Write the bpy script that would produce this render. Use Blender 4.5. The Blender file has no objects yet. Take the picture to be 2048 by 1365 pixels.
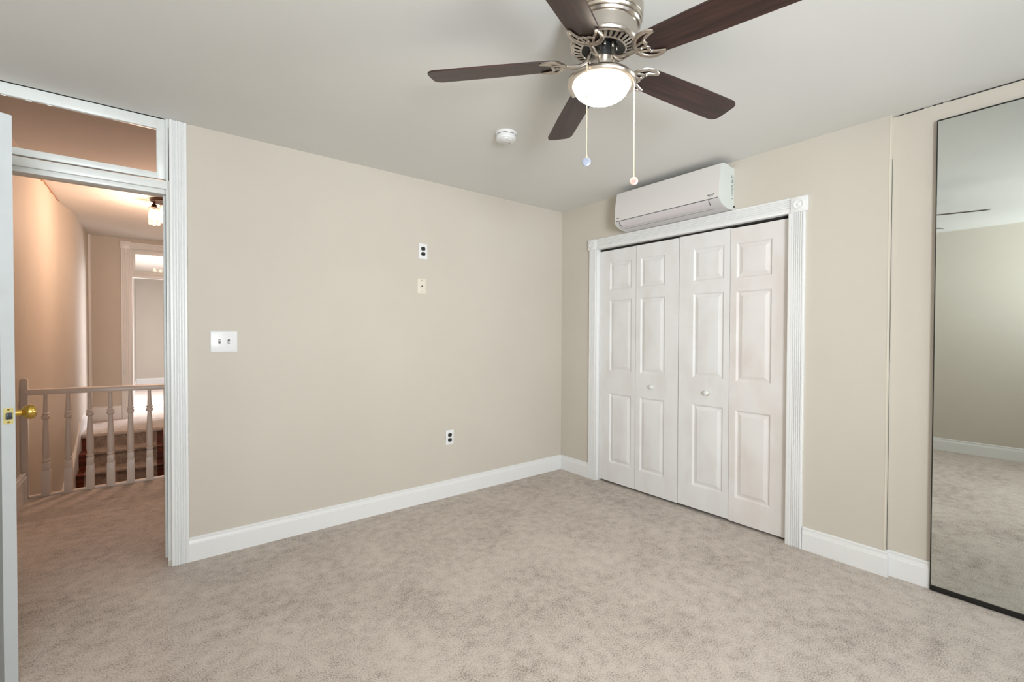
import bpy, bmesh, math, random
from mathutils import Vector, Matrix
C = bpy.context.scene
COL = C.collection
PI = math.pi

# ------------------------------------------------------------------ camera, world, exposure
def make_camera():
    yaw, pitch, roll = math.radians(38.24909885), math.radians(0.80068851), math.radians(0.19013218)
    f = Vector((math.sin(yaw)*math.cos(pitch), math.cos(yaw)*math.cos(pitch), -math.sin(pitch)))
    r = Vector((math.cos(yaw), -math.sin(yaw), 0)); u = r.cross(f)
    c, s = math.cos(roll), math.sin(roll)
    r2, u2 = c*r + s*u, -s*r + c*u
    cam = bpy.data.cameras.new('camera'); cam.sensor_width = 36; cam.lens = 905.6663519/2048*36
    cam.clip_start = 0.02; cam.clip_end = 100
    o = bpy.data.objects.new('camera', cam); COL.objects.link(o)
    o.matrix_world = Matrix(((r2.x, u2.x, -f.x, -3.04845904), (r2.y, u2.y, -f.y, -3.10469274), (r2.z, u2.z, -f.z, 1.28), (0, 0, 0, 1)))
    C.camera = o
make_camera()
C.view_settings.view_transform = 'Standard'; C.view_settings.look = 'None'
C.view_settings.gamma = 1; C.view_settings.use_curve_mapping = False
C.view_settings.exposure = 0.0
w = bpy.data.worlds.new('world'); C.world = w; w.use_nodes = True
w.node_tree.nodes['Background'].inputs[0].default_value = (0.75, 0.87, 1.0, 1)
w.node_tree.nodes['Background'].inputs[1].default_value = 1.0
def area(name, loc, rot, sx, sy, power, col, spread=180):
    l = bpy.data.lights.new(name, 'AREA'); l.shape = 'RECTANGLE'; l.size = sx; l.size_y = sy
    l.energy = power; l.color = col; l.spread = math.radians(spread)
    o = bpy.data.objects.new(name, l); COL.objects.link(o); o.location = loc; o.rotation_euler = rot; return o
def point(name, loc, power, col, rad=0.03):
    l = bpy.data.lights.new(name, 'POINT'); l.energy = power; l.color = col; l.shadow_soft_size = rad
    o = bpy.data.objects.new(name, l); COL.objects.link(o); o.location = loc; return o
DAY = (0.86, 0.94, 1.0)
# daylight entering through the two windows of the wall behind the camera; the third is an added beam
area('window_daylight', (-3.25, -5.08, 1.45), (math.radians(102), 0, math.radians(-31)), 1.0, 1.3, 82, DAY, 115)
area('window_daylight', (-1.25, -5.08, 1.45), (math.radians(100), 0, 0), 1.0, 1.3, 14, DAY)
area('window_daylight', (-3.05, -5.09, 1.45), (math.radians(103), 0, math.radians(25)), 0.8, 1.0, 19, DAY, 55)  # added narrow beam, brightens the left wall reflected in the mirror
# daylight of the far room's side window
area('window_daylight', (-1.05, 7.6, 1.5), (0, math.radians(76), 0), 1.5, 1.2, 165, (0.97, 0.94, 1.0), 150)
LAMP_WARM = (1.0, 0.72, 0.46)

# ------------------------------------------------------------------ materials
def srgb(r, g, b):
    def f(c):
        c /= 255
        return c/12.92 if c <= 0.04045 else ((c+0.055)/1.055)**2.4
    return (f(r), f(g), f(b), 1)
def mat(name, col, rough=0.5, metal=0.0, bump=None, vary=None, spec=None, coord='Object'):
    m = bpy.data.materials.new(name); m.use_nodes = True; nt = m.node_tree; N = nt.nodes; L = nt.links
    p = N['Principled BSDF']; p.inputs['Base Color'].default_value = col
    p.inputs['Roughness'].default_value = rough; p.inputs['Metallic'].default_value = metal
    if spec is not None: p.inputs['Specular IOR Level'].default_value = spec
    tc = N.new('ShaderNodeTexCoord')
    if vary:      # (scale, second colour, lo, hi, stretch)
        sc, c2, lo, hi, st = vary
        mp = N.new('ShaderNodeMapping'); mp.inputs['Scale'].default_value = st
        L.new(tc.outputs[coord], mp.inputs[0])
        n = N.new('ShaderNodeTexNoise'); n.inputs['Scale'].default_value = sc; n.inputs['Detail'].default_value = 6
        L.new(mp.outputs[0], n.inputs['Vector'])
        cr = N.new('ShaderNodeValToRGB'); cr.color_ramp.elements[0].position = lo; cr.color_ramp.elements[1].position = hi
        cr.color_ramp.elements[0].color = col; cr.color_ramp.elements[1].color = c2
        L.new(n.outputs[0], cr.inputs[0]); L.new(cr.outputs[0], p.inputs['Base Color'])
    if bump:      # (scale, strength, distance)
        n2 = N.new('ShaderNodeTexNoise'); n2.inputs['Scale'].default_value = bump[0]; n2.inputs['Detail'].default_value = 4
        L.new(tc.outputs[coord], n2.inputs['Vector'])
        b = N.new('ShaderNodeBump'); b.inputs['Strength'].default_value = bump[1]; b.inputs['Distance'].default_value = bump[2]
        L.new(n2.outputs[0], b.inputs['Height']); L.new(b.outputs[0], p.inputs['Normal'])
    return m
M = {}
M['wall'] = mat('beige_wall_paint', srgb(205, 198, 186), 0.6, bump=(90, 0.12, 0.002), vary=(1.3, srgb(202, 194, 182), 0.35, 0.65, (1, 1, 1)), spec=0.3)
M['ceil'] = mat('ceiling_paint', srgb(228, 227, 223), 0.75, bump=(60, 0.1, 0.002), vary=(1.1, srgb(225, 224, 220), 0.35, 0.65, (1, 1, 1)), spec=0.2)
M['trim'] = mat('white_trim_gloss', srgb(232, 232, 231), 0.32)
M['trim_old'] = mat('white_trim_old_paint', srgb(226, 228, 225), 0.35, bump=(30, 0.12, 0.001), vary=(9, srgb(216, 217, 213), 0.5, 0.75, (1, 1, 1)))
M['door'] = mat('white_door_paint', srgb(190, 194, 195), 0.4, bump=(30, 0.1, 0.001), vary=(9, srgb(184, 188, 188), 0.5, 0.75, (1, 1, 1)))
M['closet'] = mat('closet_door_paint', srgb(228, 227, 226), 0.5, bump=(70, 0.05, 0.001), vary=(7, srgb(222, 219, 216), 0.44, 0.66, (1, 1, 0.5)))
M['closet_warm'] = mat('closet_door_grimy_paint', srgb(226, 222, 219), 0.5, bump=(70, 0.05, 0.001), vary=(6.0, srgb(219, 212, 207), 0.42, 0.66, (1, 1, 0.5)))
M['dark'] = mat('dark_gap', (0.012, 0.011, 0.010, 1), 0.7)
M['blackplastic'] = mat('black_plastic', (0.012, 0.012, 0.012, 1), 0.3)
M['hole'] = mat('socket_slots', (0.10, 0.09, 0.08, 1), 0.5)
M['plate'] = mat('white_plastic', srgb(232, 232, 232), 0.3)
M['cream'] = mat('cream_plastic', srgb(226, 219, 203), 0.35)
M['acwhite'] = mat('appliance_white', srgb(218, 214, 211), 0.35)
M['acside'] = mat('appliance_side_white', srgb(214, 219, 214), 0.35)
M['acgrey'] = mat('appliance_flap_grey', srgb(206, 202, 202), 0.35)
M['print'] = mat('grey_print', srgb(85, 88, 88), 0.5)
M['nickel'] = mat('brushed_nickel', srgb(205, 197, 188), 0.26, 1.0)
M['brass'] = mat('polished_brass', srgb(214, 178, 92), 0.18, 1.0)
M['brassdull'] = mat('dull_brass', srgb(225, 212, 150), 0.35, 0.8)
M['steel'] = mat('dark_steel', srgb(70, 74, 80), 0.4, 0.8)
M['bronze'] = mat('dark_bronze', srgb(62, 40, 30), 0.35, 0.8)
M['mframe'] = mat('dark_mirror_edge', (0.03, 0.03, 0.028, 1), 0.3, 0.6)
M['stairwood'] = mat('red_brown_stained_wood', srgb(112, 52, 28), 0.35, bump=(30, 0.1, 0.001), vary=(3, srgb(70, 30, 18), 0.4, 0.65, (1, 12, 12)))
M['cord'] = mat('pull_chain_cream', srgb(215, 190, 160), 0.4)
M['pend_blue'] = mat('pendant_grey_blue', srgb(150, 156, 172), 0.3, 0.1)
M['pend_pink'] = mat('pendant_pale_pink', srgb(196, 166, 158), 0.35)
M['pend_mark'] = mat('pendant_mark', srgb(214, 140, 130), 0.5)

def carpet(name, dark, mid, light):
    m = bpy.data.materials.new(name); m.use_nodes = True; nt = m.node_tree; N = nt.nodes; L = nt.links
    p = N['Principled BSDF']; p.inputs['Roughness'].default_value = 0.95; p.inputs['Specular IOR Level'].default_value = 0.1
    tc = N.new('ShaderNodeTexCoord')
    def noise(sc, det, ro):
        n = N.new('ShaderNodeTexNoise'); n.inputs['Scale'].default_value = sc; n.inputs['Detail'].default_value = det; n.inputs['Roughness'].default_value = ro
        L.new(tc.outputs['Object'], n.inputs['Vector']); return n.outputs[0]
    def ma(op, a, b):
        k = N.new('ShaderNodeMath'); k.operation = op
        for i_, v in enumerate((a, b)):
            if isinstance(v, (int, float)): k.inputs[i_].default_value = v
            else: L.new(v, k.inputs[i_])
        return k.outputs[0]
    fine, mid_, big = noise(165, 3, 0.75), noise(17, 4, 0.6), noise(2.3, 5, 0.6)
    v = ma('ADD', ma('ADD', ma('MULTIPLY', fine, 0.60), ma('MULTIPLY', mid_, 0.22)), ma('MULTIPLY', big, 0.18))
    cr = N.new('ShaderNodeValToRGB'); e = cr.color_ramp.elements
    e[0].position = 0.40; e[0].color = dark; e[1].position = 0.565; e[1].color = light
    x = cr.color_ramp.elements.new(0.475); x.color = mid
    L.new(v, cr.inputs[0]); L.new(cr.outputs[0], p.inputs['Base Color'])
    bn = N.new('ShaderNodeBump'); bn.inputs['Strength'].default_value = 0.7; bn.inputs['Distance'].default_value = 0.005
    L.new(fine, bn.inputs['Height']); L.new(bn.outputs[0], p.inputs['Normal'])
    return m
M['carpet'] = carpet('beige_carpet', srgb(146, 135, 126), srgb(197, 186, 177), srgb(218, 208, 199))
M['runner'] = carpet('stair_runner_carpet', srgb(104, 92, 84), srgb(148, 134, 124), srgb(176, 162, 151))

def walnut():
    m = bpy.data.materials.new('walnut_blade_veneer'); m.use_nodes = True; nt = m.node_tree; N = nt.nodes; L = nt.links
    p = N['Principled BSDF']; p.inputs['Roughness'].default_value = 0.36
    tc = N.new('ShaderNodeTexCoord'); mp = N.new('ShaderNodeMapping'); mp.inputs['Scale'].default_value = (2.0, 28, 5)
    L.new(tc.outputs['Object'], mp.inputs[0])
    n = N.new('ShaderNodeTexNoise'); n.inputs['Scale'].default_value = 1.8; n.inputs['Detail'].default_value = 8; n.inputs['Distortion'].default_value = 0.5
    L.new(mp.outputs[0], n.inputs['Vector'])
    cr = N.new('ShaderNodeValToRGB'); e = cr.color_ramp.elements
    e[0].position = 0.32; e[0].color = srgb(34, 22, 20); e[1].position = 0.70; e[1].color = srgb(68, 43, 37)
    L.new(n.outputs[0], cr.inputs[0]); L.new(cr.outputs[0], p.inputs['Base Color'])
    return m
M['walnut'] = walnut()
def emis(name, col, strength):
    m = bpy.data.materials.new(name); m.use_nodes = True; nt = m.node_tree
    p = nt.nodes['Principled BSDF']; p.inputs['Base Color'].default_value = (0.9, 0.88, 0.84, 1)
    p.inputs['Emission Color'].default_value = col; p.inputs['Emission Strength'].default_value = strength
    return m
M['bowl'] = emis('lit_frosted_glass', (1.0, 0.88, 0.74, 1), 80.0)
M['bulb'] = emis('lit_bulb', (1.0, 0.76, 0.50, 1), 26.0)
def mirror_m():
    m = mat('mirror_silvering', (0.70, 0.73, 0.70, 1), 0.012, 1.0); return m
M['mirror'] = mirror_m()
def glass(name, tint, gloss=0.08, rough=0.02):
    m = bpy.data.materials.new(name); m.use_nodes = True; nt = m.node_tree; N = nt.nodes; L = nt.links
    for n in list(N):
        if n.type != 'OUTPUT_MATERIAL': N.remove(n)
    out = N['Material Output']; t = N.new('ShaderNodeBsdfTransparent'); t.inputs[0].default_value = tint
    g = N.new('ShaderNodeBsdfGlossy'); g.inputs['Roughness'].default_value = rough
    fr = N.new('ShaderNodeFresnel'); fr.inputs[0].default_value = 1.35
    mx = N.new('ShaderNodeMixShader'); L.new(fr.outputs[0], mx.inputs[0]); L.new(t.outputs[0], mx.inputs[1]); L.new(g.outputs[0], mx.inputs[2])
    L.new(mx.outputs[0], out.inputs[0]); return m
M['pane'] = glass('old_dusty_pane', (0.93, 0.90, 0.88, 1))
def shade_glass():
    m = glass('clear_glass_shade', (1.0, 0.99, 0.97, 1), rough=0.1); nt = m.node_tree; N = nt.nodes; L = nt.links
    out = N['Material Output']; old = out.inputs[0].links[0].from_socket
    tr = N.new('ShaderNodeBsdfTranslucent'); tr.inputs[0].default_value = (1, 0.95, 0.88, 1)
    mx = N.new('ShaderNodeMixShader'); mx.inputs[0].default_value = 0.05
    L.new(old, mx.inputs[1]); L.new(tr.outputs[0], mx.inputs[2]); L.new(mx.outputs[0], out.inputs[0]); return m
M['shade'] = shade_glass()

# ------------------------------------------------------------------ mesh helpers
def box(bm, x0, x1, y0, y1, z0, z1, bev=0.0, seg=2, mtx=None):
    vs = [bm.verts.new((x, y, z)) for x in (x0, x1) for y in (y0, y1) for z in (z0, z1)]
    F = [(0, 1, 3, 2), (4, 6, 7, 5), (0, 4, 5, 1), (2, 3, 7, 6), (0, 2, 6, 4), (1, 5, 7, 3)]
    fs = [bm.faces.new([vs[i] for i in f]) for f in F]
    if bev > 0:
        es = list({e for f in fs for e in f.edges})
        r = bmesh.ops.bevel(bm, geom=es, offset=bev, segments=seg, affect='EDGES', profile=0.5)
        vs = list({v for f in r['faces'] for v in f.verts} | {v for v in vs if v.is_valid})
    if mtx is not None:
        for v in vs:
            if v.is_valid: v.co = mtx @ v.co
    return vs
def lathe(bm, prof, seg=48, mtx=None, cap0=False, cap1=False):
    rings = []
    for r, z in prof:
        if r < 1e-6: rings.append([bm.verts.new((0, 0, z))])
        else: rings.append([bm.verts.new((r*math.cos(2*PI*i/seg), r*math.sin(2*PI*i/seg), z)) for i in range(seg)])
    for a, b in zip(rings, rings[1:]):
        for i in range(seg):
            j = (i+1) % seg
            if len(a) == 1 and len(b) == 1: continue
            if len(a) == 1: bm.faces.new((a[0], b[i], b[j]))
            elif len(b) == 1: bm.faces.new((a[i], a[j], b[0]))
            else: bm.faces.new((a[i], a[j], b[j], b[i]))
    if cap0 and len(rings[0]) > 1: bm.faces.new(rings[0])
    if cap1 and len(rings[-1]) > 1: bm.faces.new(rings[-1])
    if mtx is not None:
        for rg in rings:
            for v in rg: v.co = mtx @ v.co
def smooth_path(pts, n=6):
    P = [Vector(p) for p in pts]; out = []
    for i in range(len(P)-1):
        p0 = P[max(i-1, 0)]; p1 = P[i]; p2 = P[i+1]; p3 = P[min(i+2, len(P)-1)]
        for k in range(n):
            t = k/n
            out.append(0.5*((2*p1)+(-p0+p2)*t+(2*p0-5*p1+4*p2-p3)*t*t+(-p0+3*p1-3*p2+p3)*t**3))
    out.append(P[-1]); return out
def tube(bm, pts, rad, seg=10, mtx=None, flat=1.0, up=Vector((0, 0, 1))):
    pts = [Vector(p) for p in pts]; n = len(pts)
    rads = rad if isinstance(rad, (list, tuple)) else [rad]*n
    rings = []
    for i, p in enumerate(pts):
        t = (pts[min(i+1, n-1)]-pts[max(i-1, 0)]).normalized()
        a = t.cross(up)
        if a.length < 1e-4: a = t.cross(Vector((1, 0, 0)))
        a.normalize(); b = a.cross(t).normalized()
        rings.append([bm.verts.new(p + rads[i]*(math.cos(2*PI*k/seg)*a + flat*math.sin(2*PI*k/seg)*b)) for k in range(seg)])
    for a, b in zip(rings, rings[1:]):
        for k in range(seg):
            bm.faces.new((a[k], a[(k+1) % seg], b[(k+1) % seg], b[k]))
    bm.faces.new(rings[0]); bm.faces.new(rings[-1])
    if mtx is not None:
        for rg in rings:
            for v in rg: v.co = mtx @ v.co
def prism(bm, poly, axis_to_world, h0, h1, cap=True):
    """poly: 2D points; axis_to_world(u, v, h) -> world point; extruded from h0 to h1."""
    a = [bm.verts.new(axis_to_world(u, v, h0)) for u, v in poly]; b = [bm.verts.new(axis_to_world(u, v, h1)) for u, v in poly]
    n = len(poly)
    for i in range(n): bm.faces.new((a[i], a[(i+1) % n], b[(i+1) % n], b[i]))
    if cap: bm.faces.new(a); bm.faces.new(b)
def obj(name, bm, m, parent=None, smooth=True, sharp=32, local=None):
    """links bm as ONE mesh object. Coordinates are world ones unless local gives the object's own matrix."""
    bmesh.ops.recalc_face_normals(bm, faces=bm.faces)
    for f in bm.faces: f.smooth = smooth
    for e in bm.edges:
        if len(e.link_faces) == 2 and e.link_faces[0].normal.angle(e.link_faces[1].normal, 0) > math.radians(sharp): e.smooth = False
    me = bpy.data.meshes.new(name); bm.to_mesh(me); bm.free(); me.materials.append(m)
    o = bpy.data.objects.new(name, me); COL.objects.link(o)
    if parent is not None:
        o.parent = parent; o.matrix_parent_inverse = WM[parent.name].inverted()
    o.matrix_basis = local if local is not None else Matrix.Identity(4)
    WM[o.name] = local.copy() if local is not None else Matrix.Identity(4)
    return o
WM = {}
def thing(name, label, cat, loc=(0, 0, 0), group=None, mtx=None, kind=None):
    o = bpy.data.objects.new(name, None); COL.objects.link(o)
    m = mtx if mtx is not None else Matrix.Translation(Vector(loc))
    o.matrix_basis = m; WM[o.name] = m.copy(); o.empty_display_size = 0.1
    return tag(o, label, cat, group, kind)
def tag(o, label, cat, group=None, kind=None):
    o['label'] = label; o['category'] = cat
    if group: o['group'] = group
    if kind: o['kind'] = kind
    return o
def struct(name, bm, m, label, cat, parent=None, smooth=True, local=None):
    o = obj(name, bm, m, parent, smooth, local=local)
    if parent is None: tag(o, label, cat, kind='structure')
    return o
B = bmesh.new

H = 2.443       # bedroom ceiling
HH = 2.71       # hallway ceiling
XL = -3.86      # left wall
YF = -5.10      # wall behind the camera
XJ = -2.998     # doorway reveal, right side
XJL = -3.775    # doorway reveal, left side

# ------------------------------------------------------------------ floors
bm = B()
box(bm, XL-0.1, 0.2, YF-0.1, 0.07, -0.12, 0)
box(bm, XL-0.02, -2.4, 0.07, 1.95, -0.12, 0)
box(bm, -2.97, -2.4, 1.95, 4.75, -0.12, 0)
box(bm, XL, -2.4, 4.75, 5.9, -0.12, 0)
box(bm, -3.5, -0.9, 5.9, 11.6, -0.12, 0)
struct('floor', bm, M['carpet'], 'beige flecked carpet covering the bedroom and hallway floor', 'floor', smooth=False)

# ------------------------------------------------------------------ ceilings
bm = B(); box(bm, XL-0.1, 0.2, YF-0.1, 0.0, H, H+0.15)
struct('ceiling', bm, M['ceil'], 'off-white painted bedroom ceiling with the fan', 'ceiling', smooth=False)
bm = B(); box(bm, XL-0.1, -2.3, 0.14, 5.95, HH, HH+0.1)
struct('ceiling_hallway', bm, M['ceil'], 'hallway ceiling lit warm by the lamp beyond the doorway', 'ceiling', smooth=False)
bm = B(); box(bm, -3.55, -0.9, 5.95, 11.6, HH, HH+0.1)
struct('ceiling_far', bm, M['ceil'], 'ceiling of the far room behind the hallway', 'ceiling', smooth=False)

# ------------------------------------------------------------------ walls
bm = B()
box(bm, XJ-0.0, 0.16, 0, 0.14, -0.05, H+0.2)            # right of the doorway
box(bm, XL-0.1, XJL, 0, 0.14, -0.05, H+0.2)             # left of the doorway
box(bm, XL-0.1, -2.3, 0.02, 0.14, H+0.02, HH+0.1)       # above the transom, hall side
struct('wall_back', bm, M['wall'], 'long beige wall with the switch and outlets beside the doorway', 'wall', smooth=False)
bm = B()
YC0, YC1, ZC = -0.447, -1.982, 2.037                     # closet opening
box(bm, 0, 0.14, -0.447, 0.0, 0, H)
box(bm, 0, 0.14, -2.452, YC1, 0, H)
box(bm, 0, 0.14, YC1, YC0, ZC, H)
struct('wall_right', bm, M['wall'], 'beige wall around the bifold closet doors', 'wall', smooth=False)
bm = B()
box(bm, 0.035, 0.14, YF, -2.452, 0, H-0.004)
struct('wall_recess', bm, M['wall'], 'slightly set back beige wall panel behind the tall mirror', 'wall', smooth=False)
bm = B(); box(bm, XL-0.1, XL, YF, 0, 0, H)
struct('wall_left', bm, M['wall'], 'bedroom wall seen only in the tall mirror', 'wall', smooth=False)
# wall behind the camera with two windows
bm = B()
WX = [(-3.75, -2.75), (-1.75, -0.75)]
xs = [XL-0.1, WX[0][0], WX[0][1], WX[1][0], WX[1][1], 0.14]
for a, b in ((0, 1), (2, 3), (4, 5)): box(bm, xs[a], xs[b], YF-0.14, YF, 0, H)
for a, b in WX: box(bm, a, b, YF-0.14, YF, 0, 0.8); box(bm, a, b, YF-0.14, YF, 2.1, H)
struct('wall_front', bm, M['wall'], 'beige window wall behind the camera', 'wall', smooth=False)
for k, (a, b) in enumerate(WX):
    bm = B()
    for x0, x1, z0, z1 in ((a, a+.05, .8, 2.1), (b-.05, b, .8, 2.1), (a, b, .8, .85), (a, b, 2.05, 2.1), (a, b, 1.43, 1.47)):
        box(bm, x0, x1, YF-0.1, YF-0.05, z0, z1, .004)
    wf = struct('window_%d' % (k+3), bm, M['trim'], ('white sash window behind the camera, nearer the left wall', 'white sash window behind the camera, nearer the mirror')[k], 'window')
    bm = B(); box(bm, a+.05, b-.05, YF-0.08, YF-0.076, .85, 2.05); obj('pane', bm, M['pane'], wf)
# closet inside
bm = B()
box(bm, 0.7, 0.75, -2.3, -0.1, 0, H); box(bm, 0.14, 0.7, -2.3, -2.25, 0, H); box(bm, 0.14, 0.7, -0.15, -0.1, 0, H); box(bm, 0.14, 0.7, -2.3, -0.1, 2.3, 2.4); box(bm, 0.14, 0.7, -2.3, -0.1, -.1, 0)
struct('wall_closet', bm, M['wall'], 'walls inside the closed closet', 'wall', smooth=False)
# dark caulk gap along the ceiling over the recess wall
random.seed(4)
bm = B()
for a, b in ((-2.475, -2.500), (-2.505, -2.578), (-2.612, -2.622), (-2.628, -2.648), (-2.672, -3.4)):
    box(bm, 0.0335, 0.036, b, a, H-0.0055, H-0.001)
struct('trim_1', bm, M['dark'], 'thin dark crack between recess wall and ceiling', 'crack', smooth=False)
# return face of the outside corner, coloured paler for the window light on it
bm = B(); box(bm, -0.0015, 0.034, -2.4535, -2.4505, 0.13, H)
struct('trim_2', bm, M['cream'], 'narrow return edge coloured as window-lit where the wall steps back', 'trim', smooth=False)
bm = B(); box(bm, 0.0338, 0.0352, -2.4553, -2.4537, 0.13, 2.22)
struct('trim_3', bm, M['dark'], 'dark hairline crack beside the wall step', 'crack', smooth=False)
bm = B()
for z0, z1 in ((1.655, 1.70), (1.71, 1.765), (0.60, 0.66), (0.67, 0.70), (0.72, 0.77)): box(bm, -2.9055, -2.9035, -0.0012, 0.001, z0, z1)
struct('trim_20', bm, M['dark'], 'short dark unpainted gaps beside the fluted doorway casing', 'crack', smooth=False)
# ragged old paint edge where the hallway wall meets its ceiling
M['oldpaint'] = mat('old_orange_brown_paint', srgb(168, 124, 92), 0.8)
bm = B(); y = 2.3
while y < 4.0:
    wd = random.uniform(.03, .12); hh = random.uniform(.012, .045)*(1-(y-2.3)/2.4)
    prism(bm, [(y, HH), (y, HH-hh), (y+wd*.5, HH-hh*random.uniform(.6, 1.3)), (y+wd, HH-hh*.6), (y+wd, HH)], lambda u, v, h: (h, u, v), XL-.001, XL+.0035); y += wd
struct('trim_21', bm, M['oldpaint'], 'ragged orange-brown paint edge under the hallway ceiling', 'paint edge', smooth=False)
# hallway walls
bm = B()
def wallx(y):
    t = max(0.0, min(1.0, (y-3.7)/0.75)); return XL + 0.06*t*t*(3-2*t)
wy = [0.14, 3.7] + [3.7+0.75*i/10 for i in range(1, 11)] + [5.85]
prism(bm, [(XL-0.1, 5.85), (XL-0.1, 0.14)] + [(wallx(y), y) for y in wy], lambda u, v, h: (u, v, h), -2.4, HH)
struct('wall_hallway_left', bm, M['wall'], 'hallway side wall glowing orange behind the white railing', 'wall')
bm = B(); box(bm, -2.4, -2.3, 0.14, 5.95, -0.1, HH)
struct('wall_hallway_right', bm, M['wall'], 'hallway wall hidden behind the door casing', 'wall', smooth=False)
bm = B()
box(bm, -3.9, -3.36, 5.85, 5.97, -0.1, HH); box(bm, -2.52, -2.3, 5.85, 5.97, -0.1, HH); box(bm, -3.36, -2.52, 5.85, 5.97, 2.60, HH)
struct('wall_hallway_far', bm, M['wall'], 'end wall of the hallway around the far doorway', 'wall', smooth=False)
bm = B()
box(bm, XL-.1, -2.3, 1.955, 2.05, -2.4, -0.1); box(bm, -2.97, -2.9, 1.95, 4.75, -2.4, -0.1); box(bm, XL-.1, -2.9, 1.95, 5.4, -2.45, -2.35); box(bm, XL-.1, -2.9, 5.3, 5.4, -2.4, -0.12)
struct('wall_stairwell', bm, M['wall'], 'lower walls of the stairwell under the hallway', 'wall', smooth=False)
bm = B()
box(bm, -3.6, -3.42, 5.97, 11.6, 0, HH); box(bm, -3.6, -0.8, 11.45, 11.6, 0, HH)
box(bm, -0.95, -0.8, 5.97, 11.6, 0, 0.8); box(bm, -0.95, -0.8, 5.97, 11.6, 2.3, HH); box(bm, -0.95, -0.8, 5.97, 6.8, 0.8, 2.3); box(bm, -0.95, -0.8, 8.4, 11.6, 0.8, 2.3)
box(bm, -2.3, -0.8, 5.85, 5.97, 0, HH)
struct('wall_far', bm, M['wall'], 'beige walls of the far room seen through the second doorway', 'wall', smooth=False)

bm = B(); lathe(bm, [(0.030, 0.2), (0.030, HH)], 20, Matrix.Translation((-3.80, 5.85, 0)))
struct('trim_18', bm, M['trim'], 'thin white vertical bead in the far hallway corner', 'trim')
# ------------------------------------------------------------------ baseboards
def bb_profile(h=0.134, t=0.015):
    return [(0, 0), (t, 0), (t, h-0.036), (t-0.002, h-0.033), (t-0.002, h-0.030), (t-0.0055, h-0.018), (t-0.006, h-0.012), (t-0.0035, h-0.010), (t-0.004, h-0.004), (t-0.008, h), (0, h)]
def baseboard(name, segs, label, h=0.134, m='trim', t=0.015):
    """segs: (start, end, normal into the room) on the floor plan."""
    bm = B()
    for a, b, n in segs:
        a, b, n = Vector(a), Vector(b), Vector(n)
        d = b-a; L = d.length; d.normalize()
        prism(bm, bb_profile(h, t), lambda u, v, hh: (a.x+d.x*hh+n.x*u, a.y+d.y*hh+n.y*u, v), 0, L)
    return struct(name, bm, M[m], label, 'baseboard', smooth=False)
baseboard('baseboard_back', [((-2.906, 0), (-0.0, 0), (0, -1))], 'white baseboard under the switch and outlets')
baseboard('baseboard_right', [((0, 0), (0, -0.365), (-1, 0)), ((0, -2.065), (0, -2.467), (-1, 0)), ((0.0, -2.452), (0.035, -2.452), (0, -1)), ((0.035, -2.452), (0.035, -2.632), (-1, 0))],
          'white baseboard running past the closet to the mirror')
baseboard('baseboard_left', [((XL, YF), (XL, -0.02), (1, 0))], 'white baseboard reflected in the tall mirror')
baseboard('baseboard_front', [((XL, YF), (0.03, YF), (0, 1))], 'white baseboard behind the camera')
baseboard('baseboard_hallway', [((XL, 0.14), (XL, 1.925), (1, 0))], 'tall baseboard of the hallway at the railing', 0.205, t=0.032)
baseboard('baseboard_landing', [((-3.80, 5.85), (-3.446, 5.85), (0, -1)), ((-3.80, 4.75), (-3.80, 5.85), (1, 0))], 'white baseboard on the landing past the stairs', 0.20)
baseboard('baseboard_far', [((-3.42, 6.0), (-3.42, 11.45), (1, 0)), ((-3.42, 11.45), (-0.95, 11.45), (0, -1))], 'white baseboard in the far room', 0.16)

# ------------------------------------------------------------------ fluted casings
def flute_profile(w, t=0.020, n=5, edge=0.010):
    """(across, out) profile with n shallow flutes"""
    P = [(0, 0), (0, t-0.003), (0.003, t)]
    fw = (w-2*edge)/n
    for k in range(n):
        s = edge + k*fw
        for j in range(7):
            a = j/6
            P.append((s+0.0024+a*(fw-0.0048), t - 0.0062*math.sin(PI*a)))
    P += [(w-0.003, t), (w, t-0.003), (w, 0)]
    return P
# bedroom doorway: right casing (the left one is out of frame, mirrored)
bm = B()
prism(bm, flute_profile(0.078), lambda u, v, h: (-2.983+u, -v, h), 0.001, H-0.002)
struct('trim_4', bm, M['trim'], 'white fluted door casing between the doorway and the beige wall', 'door casing')
bm = B()
prism(bm, flute_profile(0.075), lambda u, v, h: (XJL-0.01-u, -v, h), 0.0, H-0.002)
struct('trim_5', bm, M['trim'], 'white fluted casing behind the open bedroom door', 'door casing')
# jambs and transom bar
bm = B()
box(bm, XJ, -2.984, -0.0005, 0.145, 0.03, 2.445, 0.002)
box(bm, XJ-0.012, XJ, 0.05, 0.085, 0.03, 2.04, 0.002)
box(bm, XJL-0.012, XJL+0.002, -0.001, 0.145, 0.0, 2.445, 0.002)
struct('trim_6', bm, M['trim_old'], 'white painted jambs lining the bedroom doorway', 'door jamb')
bm = B()
box(bm, XJL, XJ+0.008, -0.006, 0.14, 2.063, 2.106, 0.003)
box(bm, XJL, XJ+0.006, 0.012, 0.10, 2.039, 2.064, 0.003)
struct('trim_7', bm, M['trim_old'], 'white transom bar across the doorway below the glass', 'transom bar')
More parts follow.
